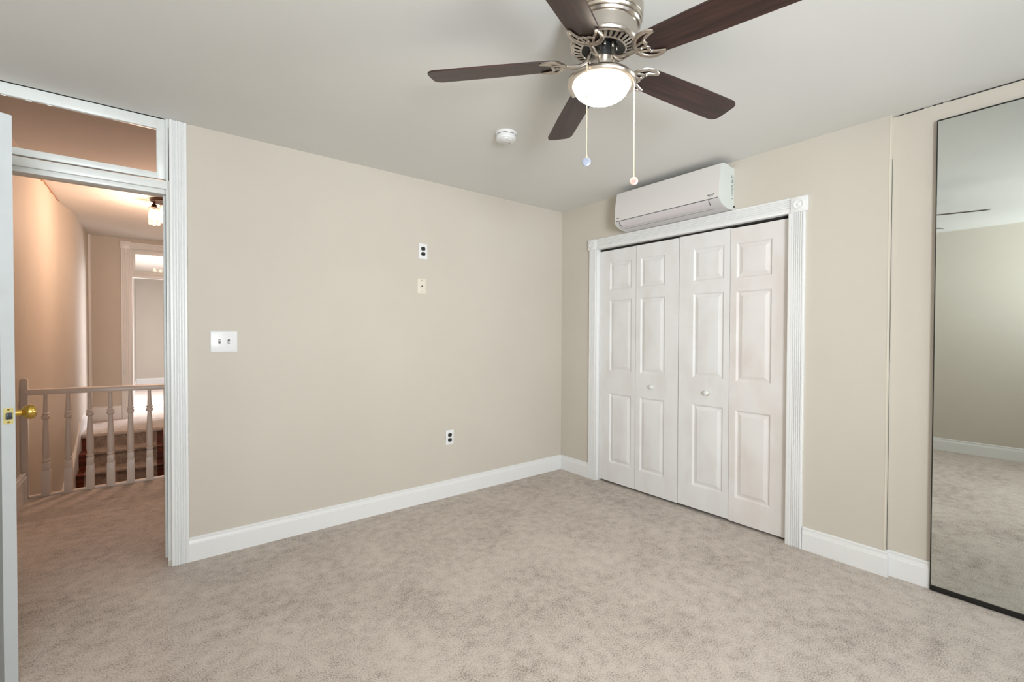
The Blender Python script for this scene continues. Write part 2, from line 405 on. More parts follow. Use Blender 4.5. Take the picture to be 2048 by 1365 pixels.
# transom sash with glass, hinged at its top and slightly ajar
Ms = Matrix.Translation((0, 0.004, 2.4425)) @ Matrix.Rotation(math.radians(1.5), 4, 'X')
def sash(name, x0, x1, z0, z1, gx0, gx1, gz0, gz1, y0, t, mtx, label, pane='pane', rag=True):
    bm = B()
    box(bm, x0, gx0, y0, y0+t, z0, z1, .003, mtx=mtx); box(bm, gx1, x1, y0, y0+t, z0, z1, .003, mtx=mtx)
    box(bm, gx0-.002, gx1+.002, y0, y0+t, gz1, z1, .003, mtx=mtx); box(bm, gx0-.002, gx1+.002, y0, y0+t, z0, gz0, .003, mtx=mtx)
    if rag:      # uneven paint edge on the glass
        random.seed(11)
        x = gx0
        while x < gx1-0.02:
            wd = random.uniform(.006, .03); hh = random.choice((.001, .0015, .0025, .003, .005))
            pk = x+wd*random.uniform(.2, .8)
            prism(bm, [(x, gz1+.001), (x+wd*.1, gz1-hh*.5), (pk, gz1-hh), (x+wd*.9, gz1-hh*.4), (x+wd, gz1+.001)], lambda u, v, h: mtx @ Vector((u, h, v)), y0+t*0.3, y0+t*0.45)
            x += wd + random.uniform(.0, .05)
    o = struct(name, bm, M['trim_old'], label, 'transom window')
    bm = B(); box(bm, gx0-.004, gx1+.004, y0+t*0.5, y0+t*0.5+.003, gz0-.004, gz1+.004, mtx=mtx)
    obj('pane', bm, M[pane], o, smooth=False)
    return o
sash('window_1', XJL+0.006, -2.9955, -0.325, -0.002, XJL+0.06, -3.037, -0.291, -0.058, 0, 0.03, Ms, 'transom window of brown-looking glass above the open bedroom door')
bm = B(); box(bm, XJL, XJ+.01, 0.034, 0.14, 2.432, 2.50); box(bm, XJL, -3.13, 0.0035, 0.03, 2.4405, 2.4425); box(bm, -3.09, -3.075, 0.0035, 0.03, 2.4408, 2.4425)
box(bm, -2.9865, -2.9835, -0.001, 0.002, 2.112, 2.40); prism(bm, [(-2.9952, 2.112), (-2.9865, 2.112), (-2.9865, 2.42)], lambda u, v, h: (u, h, v), 0.001, 0.004)
struct('trim_8', bm, M['dark'], 'dark gap above the transom window at the ceiling', 'crack', smooth=False)

# ------------------------------------------------------------------ panelled leaves
RINGS = [(0, 0), (0.005, 0.0030), (0.011, 0.0090), (0.017, 0.0090), (0.039, 0.0015), (0.043, 0.0010)]
def leaf(bm, w, h, t, panels, mtx, both=False):
    """slab 0..w along x, 0..h along z; front face at y=0 looking to -y, back at y=t. panels: (x0, x1, z0, z1)"""
    made = []
    def V(x, y, z): v = bm.verts.new((x, y, z)); made.append(v); return v
    def face_side(y, sgn):
        xs = sorted({0, w} | {p[0] for p in panels} | {p[1] for p in panels}); zs = sorted({0, h} | {p[2] for p in panels} | {p[3] for p in panels})
        G = {(i, k): V(x, y, z) for i, x in enumerate(xs) for k, z in enumerate(zs)}
        for i in range(len(xs)-1):
            for k in range(len(zs)-1):
                q = (G[i, k], G[i+1, k], G[i+1, k+1], G[i, k+1])
                inside = [p for p in panels if p[0] <= xs[i]+1e-6 and xs[i+1] <= p[1]+1e-6 and p[2] <= zs[k]+1e-6 and zs[k+1] <= p[3]+1e-6]
                if not inside: bm.faces.new(q); continue
                prev = q
                for ins, d in RINGS[1:]:
                    x0, x1, z0, z1 = xs[i]+ins, xs[i+1]-ins, zs[k]+ins, zs[k+1]-ins
                    cur = (V(x0, y+sgn*d, z0), V(x1, y+sgn*d, z0), V(x1, y+sgn*d, z1), V(x0, y+sgn*d, z1))
                    for j in range(4): bm.faces.new((prev[j], prev[(j+1) % 4], cur[(j+1) % 4], cur[j]))
                    prev = cur
                bm.faces.new(prev)
    face_side(0, 1)
    if both: face_side(t, -1)
    y1 = t
    a = [(0, 0), (w, 0), (w, h), (0, h)]
    f = [V(x, 0, z) for x, z in a]; b = [V(x, y1, z) for x, z in a]
    for j in range(4): bm.faces.new((f[j], f[(j+1) % 4], b[(j+1) % 4], b[j]))
    if not both: bm.faces.new(b)
    bmesh.ops.remove_doubles(bm, verts=made, dist=1e-5)
    for v in bm.verts:
        if v.is_valid and not v.tag: v.co = mtx @ v.co; v.tag = True

# closet: casing, rosettes, header, jambs
bm = B()
prism(bm, flute_profile(0.076, n=5), lambda u, v, h: (-v, -0.363-u, h), 0.001, 2.03)
struct('trim_9', bm, M['trim'], 'white fluted casing left of the closet doors', 'door casing')
bm = B()
prism(bm, flute_profile(0.074, n=5), lambda u, v, h: (-v, -1.988-u, h), 0.001, 2.03)
struct('trim_10', bm, M['trim'], 'white fluted casing right of the closet doors', 'door casing')
bm = B()
prism(bm, flute_profile(0.079, n=5), lambda u, v, h: (-v, h, 2.036+u), -1.986, -0.44)
struct('trim_11', bm, M['trim'], 'white fluted header above the closet doors', 'door casing')
def rosette(name, yc, zc, s, label):
    bm = B(); box(bm, -0.026, 0.0, yc-s/2, yc+s/2, zc-s/2, zc+s/2, .003)
    mt = Matrix.Translation((-0.0255, yc, zc)) @ Matrix.Rotation(-PI/2, 4, 'Y')
    lathe(bm, [(0.0, .006), (.008, .0055), (.012, .002), (.016, .001), (.020, .004), (.026, .0055), (.032, .003), (.034, -.001)], 32, mt)
    return struct(name, bm, M['trim'], label, 'trim')
rosette('trim_12', -0.398, 2.072, 0.092, 'square rosette block at the upper left closet corner')
rosette('trim_13', -2.031, 2.066, 0.092, 'square rosette block at the upper right closet corner')
bm = B()
box(bm, -0.018, 0.14, -0.452, -0.437, 0.0, 2.036, .002); box(bm, -0.018, 0.14, -1.992, -1.972, 0, 2.036, .002)
box(bm, -0.018, 0.14, -1.974, -0.45, 2.024, 2.04, .002)
struct('trim_14', bm, M['trim'], 'white jambs lining the closet opening', 'door jamb')
bm = B(); box(bm, 0.03, 0.062, -1.972, -0.452, 2.012, 2.026)
struct('trim_15', bm, M['dark'], 'dark sliding track above the closet doors', 'track', smooth=False)
LW, LH = 0.3785, 1.985
pan_l = [(0.116, 0.340)]; 
def closet_leaf(name, y0, flip, m, parent, ang=0.0, zb=0.02):
    # leaf spans y0 .. y0-LW ; panels sit off-centre, towards the pair's fold
    x0, x1 = ((0.112, 0.338) if not flip else (0.042, 0.264))
    bm = B()
    mt = Matrix.Translation((0.02, y0, zb)) @ Matrix.Rotation(-PI/2+ang, 4, 'Z')
    leaf(bm, LW, LH, 0.03, [(x0, x1, 0.165, 0.758), (x0, x1, 0.952, 1.560), (x0, x1, 1.646, 1.880)], mt)
    return obj(name, bm, m, parent, sharp=10)
def closet_knob(y, z, parent, x=0.02):
    bm = B(); mt = Matrix.Translation((x, y, z)) @ Matrix.Rotation(-PI/2, 4, 'Y')
    lathe(bm, [(0.010, 0), (0.011, .003), (0.0075, .008), (0.008, .014), (0.014, .019), (0.0165, .025), (0.015, .031), (0.009, .035), (0, .036)], 28, mt)
    k = obj('knob', bm, M['trim_old'], parent)
    return k
d2 = thing('door_2', 'left bifold pair of white panelled closet doors', 'closet door', (0.03, -0.84, 0.02), kind='structure')
closet_leaf('door_leaf', -0.455, False, M['closet'], d2); l2 = closet_leaf('door_leaf', -0.8375, True, M['closet'], d2, ang=0.0)
closet_knob(-1.0, 0.872, l2)
d3 = thing('door_3', 'right bifold pair of white panelled closet doors with a smudged knob', 'closet door', (0.03, -1.6, 0.02), kind='structure')
l3 = closet_leaf('door_leaf', -1.222, False, M['closet'], d3, zb=0.024); closet_leaf('door_leaf', -1.6035, True, M['closet_warm'], d3, zb=0.018)
closet_knob(-1.448, 0.872, l3)
# worn paint smudge under the right knob
bm = B(); mt = Matrix.Translation((0.0194, -1.450, 0.866)) @ Matrix.Rotation(-PI/2, 4, 'Y')
lathe(bm, [(0.0, .0005), (0.0155, .0005), (0.0165, .0)], 20, mt)
obj('smudge', bm, mat('worn_knob_smudge', srgb(196, 172, 146), 0.6, vary=(60, srgb(212, 200, 186), .4, .6, (1, 1, 1))), l3)
for y, l in ((-0.47, d2), (-1.19, d2), (-1.262, d3), (-1.955, d3)):
    bm = B(); lathe(bm, [(0.003, 2.0), (0.003, 2.014), (.006, 2.015), (.006, 2.019)], 10, Matrix.Translation((0.036, y, 0)), cap0=True, cap1=True)
    obj('pivot_pin', bm, M['steel'], l)

# ------------------------------------------------------------------ bedroom door, open into the room
dv = Vector((0.4085, -0.9127, 0)).normalized()
Md = Matrix.Translation((-3.7655, -0.008, 0.012)) @ Matrix(((dv.x, -dv.y, 0, 0), (dv.y, dv.x, 0, 0), (0, 0, 1, 0), (0, 0, 0, 1)))
DW, DH = 0.786, 2.043
bm = B()
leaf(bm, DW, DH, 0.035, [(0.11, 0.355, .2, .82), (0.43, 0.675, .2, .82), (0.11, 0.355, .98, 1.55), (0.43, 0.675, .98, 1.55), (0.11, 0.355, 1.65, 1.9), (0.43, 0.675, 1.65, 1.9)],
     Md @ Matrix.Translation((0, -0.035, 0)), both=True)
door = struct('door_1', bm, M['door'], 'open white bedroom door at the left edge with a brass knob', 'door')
def door_knob(side):
    s = side
    mt = Md @ Matrix.Translation((DW-0.062, 0 if s > 0 else -0.035, 0.972)) @ Matrix.Rotation(-PI/2*s, 4, 'X')
    bm = B(); lathe(bm, [(0.0, 0), (0.032, 0), (0.032, .003), (0.027, .008), (0.013, .010), (0.011, .030), (0.013, .033), (.020, .038), (0.0265, .048), (0.0275, .056), (0.025, .064), (0.017, .070), (0, .071)], 40, mt)
    return obj('door_knob', bm, M['brass'], door)
door_knob(1); door_knob(-1)
bm = B(); box(bm, DW, DW+0.0015, -0.030, -0.005, 0.944, 1.001, mtx=Md)
lp = obj('latch_plate', bm, M['brassdull'], door)
bm = B(); box(bm, DW+0.0015, DW+0.010, -0.025, -0.009, 0.961, 0.984, .002, mtx=Md); obj('latch_bolt', bm, M['steel'], lp)
for z in (0.95, 0.995):
    bm = B(); lathe(bm, [(0.0, .0022), (.003, .0022), (.004, .0)], 12, Md @ Matrix.Translation((DW+0.0008, -0.0175, z)) @ Matrix.Rotation(PI/2, 4, 'Y')); obj('screw', bm, M['brass'], lp)

# ------------------------------------------------------------------ wall plates on the long wall (plane y=0)
def plate(bm, w, h, t=0.006):
    box(bm, -w/2, w/2, -t, 0, -h/2, h/2, 0.0028, 3)
def screw(parent, x, z, mtx, m='plate', y=-0.006):
    bm = B(); lathe(bm, [(0, .0014), (.0025, .001), (.0034, 0)], 14, mtx @ Matrix.Translation((x, y, z)) @ Matrix.Rotation(PI/2, 4, 'X'))
    box(bm, -.0026, .0026, -.0017, -.001, -.0004, .0004, mtx=mtx @ Matrix.Translation((x, y, z)))
    obj('screw', bm, M[m], parent)
def switch():
    mt = Matrix.Translation((-2.7335, 0, 1.2345))
    t = thing('light_switch', 'white double toggle light switch plate beside the door casing', 'light switch', mtx=mt)
    bm = B(); plate(bm, 0.133, 0.124)
    for v in bm.verts: v.co = mt @ v.co
    obj('wall_plate', bm, M['plate'], t)
    for x in (-0.023, 0.023):
        bm = B(); box(bm, x-.0055, x+.0055, -.0068, -.005, -.0125, .0125, mtx=mt); sl = obj('switch_slot', bm, M['hole'], t, smooth=False)
        bm = B(); box(bm, x-.0042, x+.0042, -.018, -.005, -.003, .004, .0015, mtx=mt @ Matrix.Rotation(math.radians(-18 if x < 0 else 16), 4, 'X')); obj('toggle', bm, M['plate'], t)
        for z in (-.030, .030): screw(t, x, z, mt, 'cream')
switch()
def outlet(x, z, roll, label, gap=False):
    mt = Matrix.Translation((x, 0, z)) @ Matrix.Rotation(math.radians(roll), 4, 'Y')
    t = thing('electrical_outlet', label, 'outlet', mtx=mt, group='black duplex outlets on the long beige wall')
    bm = B(); plate(bm, 0.071, 0.116)
    for v in bm.verts: v.co = mt @ v.co
    obj('wall_plate', bm, M['plate'], t)
    for s in (-1, 1):
        bm = B(); pts = []
        for k in range(28):
            a = 2*PI*k/28; pts.append((0.0172*math.cos(a), max(-0.0135, min(0.0135, 0.0172*math.sin(a)))))
        prism(bm, pts, lambda u, v, h: mt @ Vector((u, -h, v+s*0.0195)), 0.004, 0.0085)
        r = obj('receptacle', bm, M['blackplastic'], t)
        bm = B()
        box(bm, -.0075, -.0058, -.0089, -.008, s*.0195-.001, s*.0195+.007, mtx=mt); box(bm, .0058, .0075, -.0089, -.008, s*.0195, s*.0195+.006, mtx=mt)
        lathe(bm, [(0, .0005), (.0025, .0005), (.0025, 0)], 12, mt @ Matrix.Translation((0, -.0085, s*.0195-.0065)) @ Matrix.Rotation(PI/2, 4, 'X'))
        obj('slots', bm, M['hole'], r, smooth=False)
    screw(t, 0, 0, mt)
    if gap:
        bm = B(); box(bm, -.041, -.037, -.0008, .0, -.012, .004, mtx=mt); box(bm, -.0405, -.038, -.0008, .0, .014, .020, mtx=mt)
        obj('paint_gap', bm, M['dark'], t, smooth=False)
outlet(-1.4595, 1.905, -0.6, 'upper black duplex outlet on a white plate, high on the wall')
outlet(-1.2265, 0.4675, 0.8, 'lower black duplex outlet on a white plate near the baseboard', gap=True)
def cable_plate():
    mt = Matrix.Translation((-1.470, 0, 1.643)) @ Matrix.Rotation(math.radians(-.4), 4, 'Y')
    t = thing('cable_outlet', 'cream cable jack plate directly below the upper outlet', 'cable jack', mtx=mt)
    bm = B(); plate(bm, 0.069, 0.112, .005)
    for v in bm.verts: v.co = mt @ v.co
    obj('wall_plate', bm, M['cream'], t)
    bm = B(); lathe(bm, [(0.0, .012), (.0025, .012), (.0045, .011), (.005, 0)], 18, mt @ Matrix.Translation((0, -.005, 0)) @ Matrix.Rotation(PI/2, 4, 'X'))
    obj('cable_jack', bm, M['steel'], t)
    for z in (-.043, .043): screw(t, 0, z, mt, 'steel', -.0045)
cable_plate()

# ------------------------------------------------------------------ smoke detector
def smoke():
    c = Vector((-1.450, -1.014, H)); mt = Matrix.Translation(c)
    t = thing('smoke_detector', 'round white smoke detector on the ceiling left of the fan', 'smoke detector', mtx=mt)
    bm = B(); lathe(bm, [(0.0, 0), (0.062, 0), (0.063, -.004), (0.060, -.010), (0.056, -.011)], 48, mt); obj('mounting_base', bm, M['plate'], t)
    bm = B(); lathe(bm, [(0.0565, -.010), (0.0575, -.013), (0.0575, -.034), (0.055, -.041), (0.050, -.044), (0.0, -.046)], 64, mt); h = obj('housing', bm, M['plate'], t)
    for k in range(9):
        a0 = k*2*PI/9+.25; bm = B(); pts = []
        n = 6
        for rr, z0, z1 in ((0.0578, -.018, -.015),):
            v = []
            for j in range(n+1):
                a = a0 + j*0.5/n
                v.append([bm.verts.new(mt @ Vector((rr*math.cos(a), rr*math.sin(a), z))) for z in (z0, z1)])
            for p, q in zip(v, v[1:]): bm.faces.new((p[0], q[0], q[1], p[1]))
        obj('vent_slot', bm, M['dark'], h)
    bm = B()
    lathe(bm, [(0, -.0525), (.028, -.0515), (.034, -.048), (.036, -.043)], 36, mt @ Matrix.Translation((-.010, -.012, 0)))
    obj('test_button', bm, M['plate'], t)
    bm = B(); lathe(bm, [(0, -.0458), (.003, -.0462), (.004, -.044)], 12, mt @ Matrix.Translation((.036, .012, 0))); obj('indicator_light', bm, M['steel'], t)
smoke()

# ------------------------------------------------------------------ split air conditioner
def aircon():
    y0, y1 = -1.632, -0.785
    t = thing('air_conditioner', 'white wall-mounted split air conditioner above the closet', 'air conditioner', (0, (y0+y1)/2, 2.25))
    # side profile (x out of the wall is negative, z)
    P = [(0, 2.395), (-.072, 2.395), (-.078, 2.403), (-.150, 2.400), (-.166, 2.392), (-.186, 2.290), (-.192, 2.180), (-.190, 2.165)]
    low = [(-.190, 2.165), (-.178, 2.152), (-.160, 2.139), (-.135, 2.128), (-.100, 2.121), (-.055, 2.117), (0, 2.117)]
    bm = B(); prism(bm, P+low[1:], lambda u, v, h: (u, h, v), y0+.006, y1-.006); obj('body', bm, M['acgrey'], t)
    for a, b in ((y0, y0+.010), (y1-.010, y1)):
        cx, cz = -.09, 2.25
        bm = B(); prism(bm, [(min(0, cx+(u-cx)*1.004), cz+(v-cz)*1.006) for u, v in P+low[1:]], lambda u, v, h: (u, h, v), a, b); obj('end_cap', bm, M['acside'], t)
    # front panel
    F = [(-.150, 2.4025), (-.168, 2.394), (-.1885, 2.290), (-.1945, 2.182), (-.1935, 2.174), (-.186, 2.176), (-.18, 2.29), (-.155, 2.385)]
    bm = B(); prism(bm, F, lambda u, v, h: (u, h, v), y0+.004, y1-.003); fp = obj('front_panel', bm, M['acwhite'], t)
    # marks printed on the panel
    def mark(x, ya, yb, za, zb, par, m='print'):
        bm = B(); box(bm, x-.0006, x, ya, yb, za, zb); obj('printed_mark', bm, M[m], par, smooth=False)
    bm = B()
    xm = -.1952
    for k, (ya, yb, za, zb) in enumerate(((-1.556, -1.553, 2.192, 2.201), (-1.561, -1.558, 2.192, 2.201), (-1.561, -1.553, 2.196, 2.198), (-1.568, -1.565, 2.192, 2.201), (-1.573, -1.565, 2.196, 2.198), (-1.580, -1.577, 2.192, 2.201), (-1.588, -1.585, 2.192, 2.199), (-1.5975, -1.5905, 2.1955, 2.2025), (-1.59, -1.56, 2.1865, 2.1875))):
        box(bm, xm, xm+.0012, ya, yb, za, zb)
    obj('printed_mark', bm, M['print'], fp, smooth=False)
    bm = B()
    for ya, yb, za, zb in ((-.810, -.806, 2.1905, 2.196), (-.818, -.812, 2.1915, 2.1985), (-.825, -.821, 2.1915, 2.196), (-.832, -.828, 2.1915, 2.195)):
        box(bm, xm, xm+.0012, ya, yb, za, zb)
    obj('printed_mark', bm, M['print'], fp, smooth=False)
    # seam under the panel
    bm = B(); box(bm, -.1925, -.180, y0+.012, y1-.012, 2.170, 2.1735); obj('panel_seam', bm, M['steel'], t, smooth=False)
    # flap
    G = [(-.1915, 2.168), (-.1800, 2.1505), (-.160, 2.1365), (-.142, 2.1285), (-.140, 2.133), (-.160, 2.144), (-.18, 2.160)]
    bm = B(); prism(bm, G, lambda u, v, h: (u, h, v), y0+.075, y1-.045); fl = obj('flap', bm, mat('appliance_flap_face', srgb(210, 204, 206), 0.3), t)
    G2 = [(-.1410, 2.1275), (-.1405, 2.1265), (-.118, 2.1225), (-.118, 2.1245)]
    bm = B(); prism(bm, G2, lambda u, v, h: (u, h, v), y0+.075, y1-.045); obj('flap_lip', bm, M['acgrey'], fl)
    # dark seams at the flap ends and along its rear edge
    for yy in (y0+.073, y1-.045):
        bm = B(); prism(bm, [(-.1905, 2.1665), (-.1792, 2.149), (-.160, 2.1348), (-.1595, 2.1365), (-.178, 2.151), (-.188, 2.166)], lambda u, v, h: (u-.0008, h, v-.0008), yy, yy+.003); obj('flap_seam', bm, M['steel'], t, smooth=False)
    bm = B(); box(bm, -.118, -.1165, y0+.075, y1-.045, 2.1215, 2.1245); obj('flap_seam', bm, M['steel'], t, smooth=False)
    # rating print on the right end cap
    bm = B(); random.seed(3)
    z = 2.345
    while z > 2.205:
        hgt = random.choice((.004, .007, .011)); x = -.040
        while x < -.012:
            wd = random.choice((.002, .004, .006))
            if random.random() < .62: box(bm, x, x+wd, y0-.0014, y0+.001, z-hgt, z)
            x += wd+.0015
        z -= hgt+.0035
    box(bm, -.040, -.014, y0-.0014, y0+.001, 2.188, 2.193)
    obj('rating_print', bm, mat('pale_grey_print', srgb(150, 158, 154), .5), t, smooth=False)
    bm = B(); box(bm, -.008, 0, y0-.006, y0+.004, 2.134, 2.146, .001); obj('pipe_notch', bm, M['dark'], t)
    bm = B()
    for k in range(26): box(bm, -.145, -.02, y0+.04+k*.03, y0+.046+k*.03, 2.4, 2.4035)
    obj('intake_grille', bm, M['acwhite'], t, smooth=False)
aircon()

# ------------------------------------------------------------------ mirror
def mirror():
    y0, y1 = -3.75, -2.631; z0, z1 = 0.018, 2.350; x = 0.012
    t = thing('mirror', 'tall frameless wall mirror with dark edges standing on the carpet', 'mirror', (x, (y0+y1)/2, 0))
    bm = B(); box(bm, x, x+.005, y0+.003, y1-.003, z0+.01, z1-.003); obj('mirror_glass', bm, M['mirror'], t, smooth=False)
    bm = B()
    box(bm, x-.002, x+.012, y1-.004, y1, z0-.014, z1); box(bm, x-.002, x+.012, y0, y0+.004, z0-.014, z1)
    box(bm, x-.004, x+.012, y0, y1, 0.003, z0+.010, .001); box(bm, x-.001, x+.010, y0, y1, z1-.004, z1+.002)
    box(bm, x+.006, 0.0345, y0+.02, y1-.02, 0.2, z1-.05)
    obj('mirror_edge', bm, M['mframe'], t)
mirror()

# ------------------------------------------------------------------ ceiling fan
def fan():
    ex, ey, ez = Vector((.99991, 0, -.01362)), Vector((.00064, .99890, .04694)), Vector((.01361, -.04694, .99880))
    hub = Vector((-1.7831, -2.0178, 2.2475))
    t_c = (H-hub.z)/ez.z; top = hub+ez*t_c
    Rm = Matrix(((ex.x, ey.x, ez.x, 0), (ex.y, ey.y, ez.y, 0), (ex.z, ey.z, ez.z, 0), (0, 0, 0, 1)))
    T = Matrix.Translation(hub) @ Rm                # fan frame: z=0 is the blade plane
    t = thing('ceiling_fan', 'brushed nickel ceiling fan with five walnut blades and a lit bowl', 'ceiling fan', mtx=Matrix.Translation(top) @ Rm)
    D = t_c
    bm = B(); lathe(bm, [(0.0, D+.004), (0.131, D+.004), (0.133, D-.005), (0.133, .155), (0.130, .150), (0.127, .149), (0.131, .143), (0.128, .136), (0.124, .135), (0.127, .128), (0.123, .121), (0.117, .119),
                         (0.116, .076), (0.118, .074), (0.119, .068), (0.116, .062), (0.110, .060)], 72, T)
    obj('motor_housing', bm, M['nickel'], t)
    # vent ring with radial fins over a dark cone
    bm = B()
    lathe(bm, [(0.110, .0605), (0.106, .057), (0.104, .0585)], 72, T); lathe(bm, [(0.082, .052), (0.077, .0495), (0.075, .053)], 72, T)
    n = 32
    for k in range(n):
        a = 2*PI*k/n; mt = T @ Matrix.Rotation(a, 4, 'Z')
        vs = [bm.verts.new(mt @ Vector(p)) for p in ((.078, -.0046, .0500), (.107, -.0058, .0585), (.107, .0058, .0585), (.078, .0046, .0500), (.078, -.0046, .055), (.107, -.0058, .063), (.107, .0058, .063), (.078, .0046, .055))]
        for f in ((0, 1, 2, 3), (4, 5, 6, 7), (0, 1, 5, 4), (2, 3, 7, 6), (1, 2, 6, 5), (0, 3, 7, 4)): bm.faces.new([vs[i] for i in f])
    obj('vent_ring', bm, M['nickel'], t)
    bm = B(); lathe(bm, [(0.112, .068), (0.076, .0555), (0.0740, .056), (0.060, .062), (0.040, .060), (0.038, .03), (0.036, -.002), (.02, -.004)], 48, T)
    for k in range(5):
        for s in (-.006, .006):
            pass
    obj('rotor', bm, M['blackplastic'], t)
    bm = B()
    for k in range(10):
        a = 2*PI*k/10+.2; lathe(bm, [(0, -.004), (.004, -.003), (.005, 0), (.005, .01)], 12, T @ Matrix.Translation((.047*math.cos(a), .047*math.sin(a), .048)))
    obj('rotor_bolts', bm, M['nickel'], t)
    # blades
    ph0 = 2.3024
    for k in range(5):
        a = ph0 - k*math.radians(72)
        pitch = math.radians(11.5)
        Lb = T @ Matrix.Rotation(a, 4, 'Z') @ Matrix.Translation((.15, 0, .003)) @ Matrix.Rotation(.035, 4, 'Y') @ Matrix.Translation((-.15, 0, 0)) @ Matrix.Rotation(-pitch, 4, 'X')
        out = []
        R0, R1 = 0.141, 0.644
        for j in range(13):      # rounded root
            th = PI/2 + PI*j/12; out.append((R0+.046+.046*math.cos(th), .052*math.sin(th)))
        # lower side to tip
        tipc = [(R1-.034+.034*math.sin(q*PI/12), -.0615+.028*(1-math.cos(q*PI/12))) for q in range(7)] + [(R1+.001, 0.0)] + [(R1-.036+.036*math.cos(q*PI/12), .0335+.028*math.sin(q*PI/12)) for q in range(7)]
        out += [(0.25, -.0555), (0.40, -.0600)] + tipc + [(0.40, .0600), (0.25, .0555)]
        bm = B(); a0 = [bm.verts.new((x, y, 0)) for x, y in out]; b0 = [bm.verts.new((x, y, .006)) for x, y in out]; nn = len(out)
        for i in range(nn): bm.faces.new((a0[i], a0[(i+1) % nn], b0[(i+1) % nn], b0[i]))
        fb = [bm.faces.new(a0), bm.faces.new(b0)]
        bl = obj('blade', bm, M['walnut'], t, local=Lb)
        # bracket: crescent with two horns, W rib and stem
        bm = B()
        mz = -.0035
        arc = [(.222, .047, mz), (.200, .0545, mz), (.172, .052, mz), (.149, .037, mz), (.136, .014, mz), (.134, 0, mz), (.136, -.014, mz), (.149, -.037, mz), (.172, -.052, mz), (.200, -.0545, mz), (.222, -.047, mz)]
        sp = smooth_path(arc, 4); m_ = len(sp)
        rad = [.0044 + .0050*math.sin(PI*i/(m_-1))**.6 for i in range(m_)]
        tube(bm, sp, rad, 8, Lb, .55)
        W_ = [(.222, .047, mz), (.202, .040, mz), (.183, .031, mz), (.173, .020, mz), (.178, .010, mz), (.170, 0, mz-.001), (.178, -.010, mz), (.173, -.020, mz), (.183, -.031, mz), (.202, -.040, mz), (.222, -.047, mz)]
        tube(bm, smooth_path(W_, 4), .0060, 8, Lb, .55)
        for s in (-1, 1): tube(bm, smooth_path([(.138, .012*s, mz), (.152, .016*s, mz), (.163, .020*s, mz), (.176, .022*s, mz)], 4), .0045, 8, Lb, .55)
        tube(bm, [(.134, 0, mz-.0005), (.152, 0, mz-.001), (.168, 0, mz-.001)], .0055, 8, Lb, .5)
        br = obj('blade_bracket', bm, M['nickel'], bl)
        for x, y in ((.156, 0), (.180, .026), (.180, -.026)):
            bm = B(); lathe(bm, [(0, -.0105), (.0035, -.010), (.0055, -.007), (.0055, -.002)], 12, Lb @ Matrix.Translation((x, y, 0)))
            obj('screw', bm, M['nickel'], bl)
        # arm from the rotor
        Ra = T @ Matrix.Rotation(a, 4, 'Z')
        arm = smooth_path([(.042, 0, .050), (.047, 0, .028), (.058, 0, .010), (.078, 0, .000), (.105, 0, -.002), (.138, 0, .001)], 5)
        bm = B(); tube(bm, arm, [.0100 - .0022*i/(len(arm)-1) for i in range(len(arm))], 10, Ra, 1.0, up=Vector((0, 1, 0)))
        obj('blade_arm', bm, M['nickel'], t)
    # light kit
    bm = B(); lathe(bm, [(.03, .018), (0.046, .016), (0.0475, .012), (0.0475, -.034), (0.052, -.038), (0.075, -.041), (0.100, -.046), (0.1165, -.053), (0.1235, -.061), (0.124, -.066), (0.121, -.072), (0.112, -.076), (0.1025, -.0755), (0.1000, -.072)], 72, T)
    kit = obj('light_kit', bm, M['nickel'], t)
    for k in range(3):
        bm = B(); a = 2*PI*k/3+.6; lathe(bm, [(0, .012), (.003, .012), (.0045, .008), (.0045, 0)], 12, T @ Matrix.Translation((.050*math.cos(a), .050*math.sin(a), -.020)) @ Matrix.Rotation(a, 4, 'Z') @ Matrix.Rotation(PI/2, 4, 'Y'))
        obj('thumb_screw', bm, M['nickel'], kit)
    bm = B(); pr = []
    for j in range(15):
        th = PI/2*j/14; pr.append((0.0995*math.cos(th), -.073-.058*math.sin(th)))
    pr[-1] = (0, pr[-1][1]); lathe(bm, pr, 64, T); obj('glass_bowl', bm, M['bowl'], t)
    # pull chains hanging straight down from the kit
    for (px, py, z1, z0, m, lab, md) in ((-1.912, -2.062, 1.873, 2.182, 'pend_blue', 'grey disc pull', 0), (-1.717, -2.108, 1.838, 2.176, 'pend_pink', 'pale pink disc pull', 1)):
        bm = B(); tube(bm, [(px, py, z0), (px, py, z0-.1), (px, py, z1)], .0015, 6)
        z = z0
        while z > z1+.003:
            bmesh.ops.create_icosphere(bm, subdivisions=1, radius=.0018, matrix=Matrix.Translation((px, py, z))); z -= .0072
        for zz in (z1+.003, z0-.105 if not md else z0-.14): lathe(bm, [(0, -.006), (.0028, -.004), (.0028, .004), (0, .006)], 8, Matrix.Translation((px, py, zz)))
        ch = obj('pull_chain', bm, M['cord'], t)
        dirc = Vector((-3.048-px, -3.105-py, 0)).normalized(); ang = math.atan2(dirc.y, dirc.x)
        mt = Matrix.Translation((px, py, z1-.014)) @ Matrix.Rotation(ang, 4, 'Z') @ Matrix.Rotation(PI/2, 4, 'Y')
        bm = B(); lathe(bm, [(0, .0028), (.0115, .0028), (.0140, .0018), (.0148, 0), (.0140, -.0018), (.0115, -.0028), (0, -.0028)], 32, mt)
        pd = obj('pull_disc', bm, M[m], ch); pd['label'] = lab
        bm = B()
        if md:
            for q in range(4):
                box(bm, .001, .0085, -.002, .002, .0026, .0034, .0004, mtx=mt @ Matrix.Rotation(q*PI/2+.6, 4, 'Z'))
        else: lathe(bm, [(0.0055, .0028), (.006, .0034), (.0068, .0034), (.0072, .0028)], 20, mt)
        obj('pull_emblem', bm, M['pend_mark'] if md else M['steel'], pd) if md else obj('pull_emblem', bm, M['pend_blue'], pd)
fan()

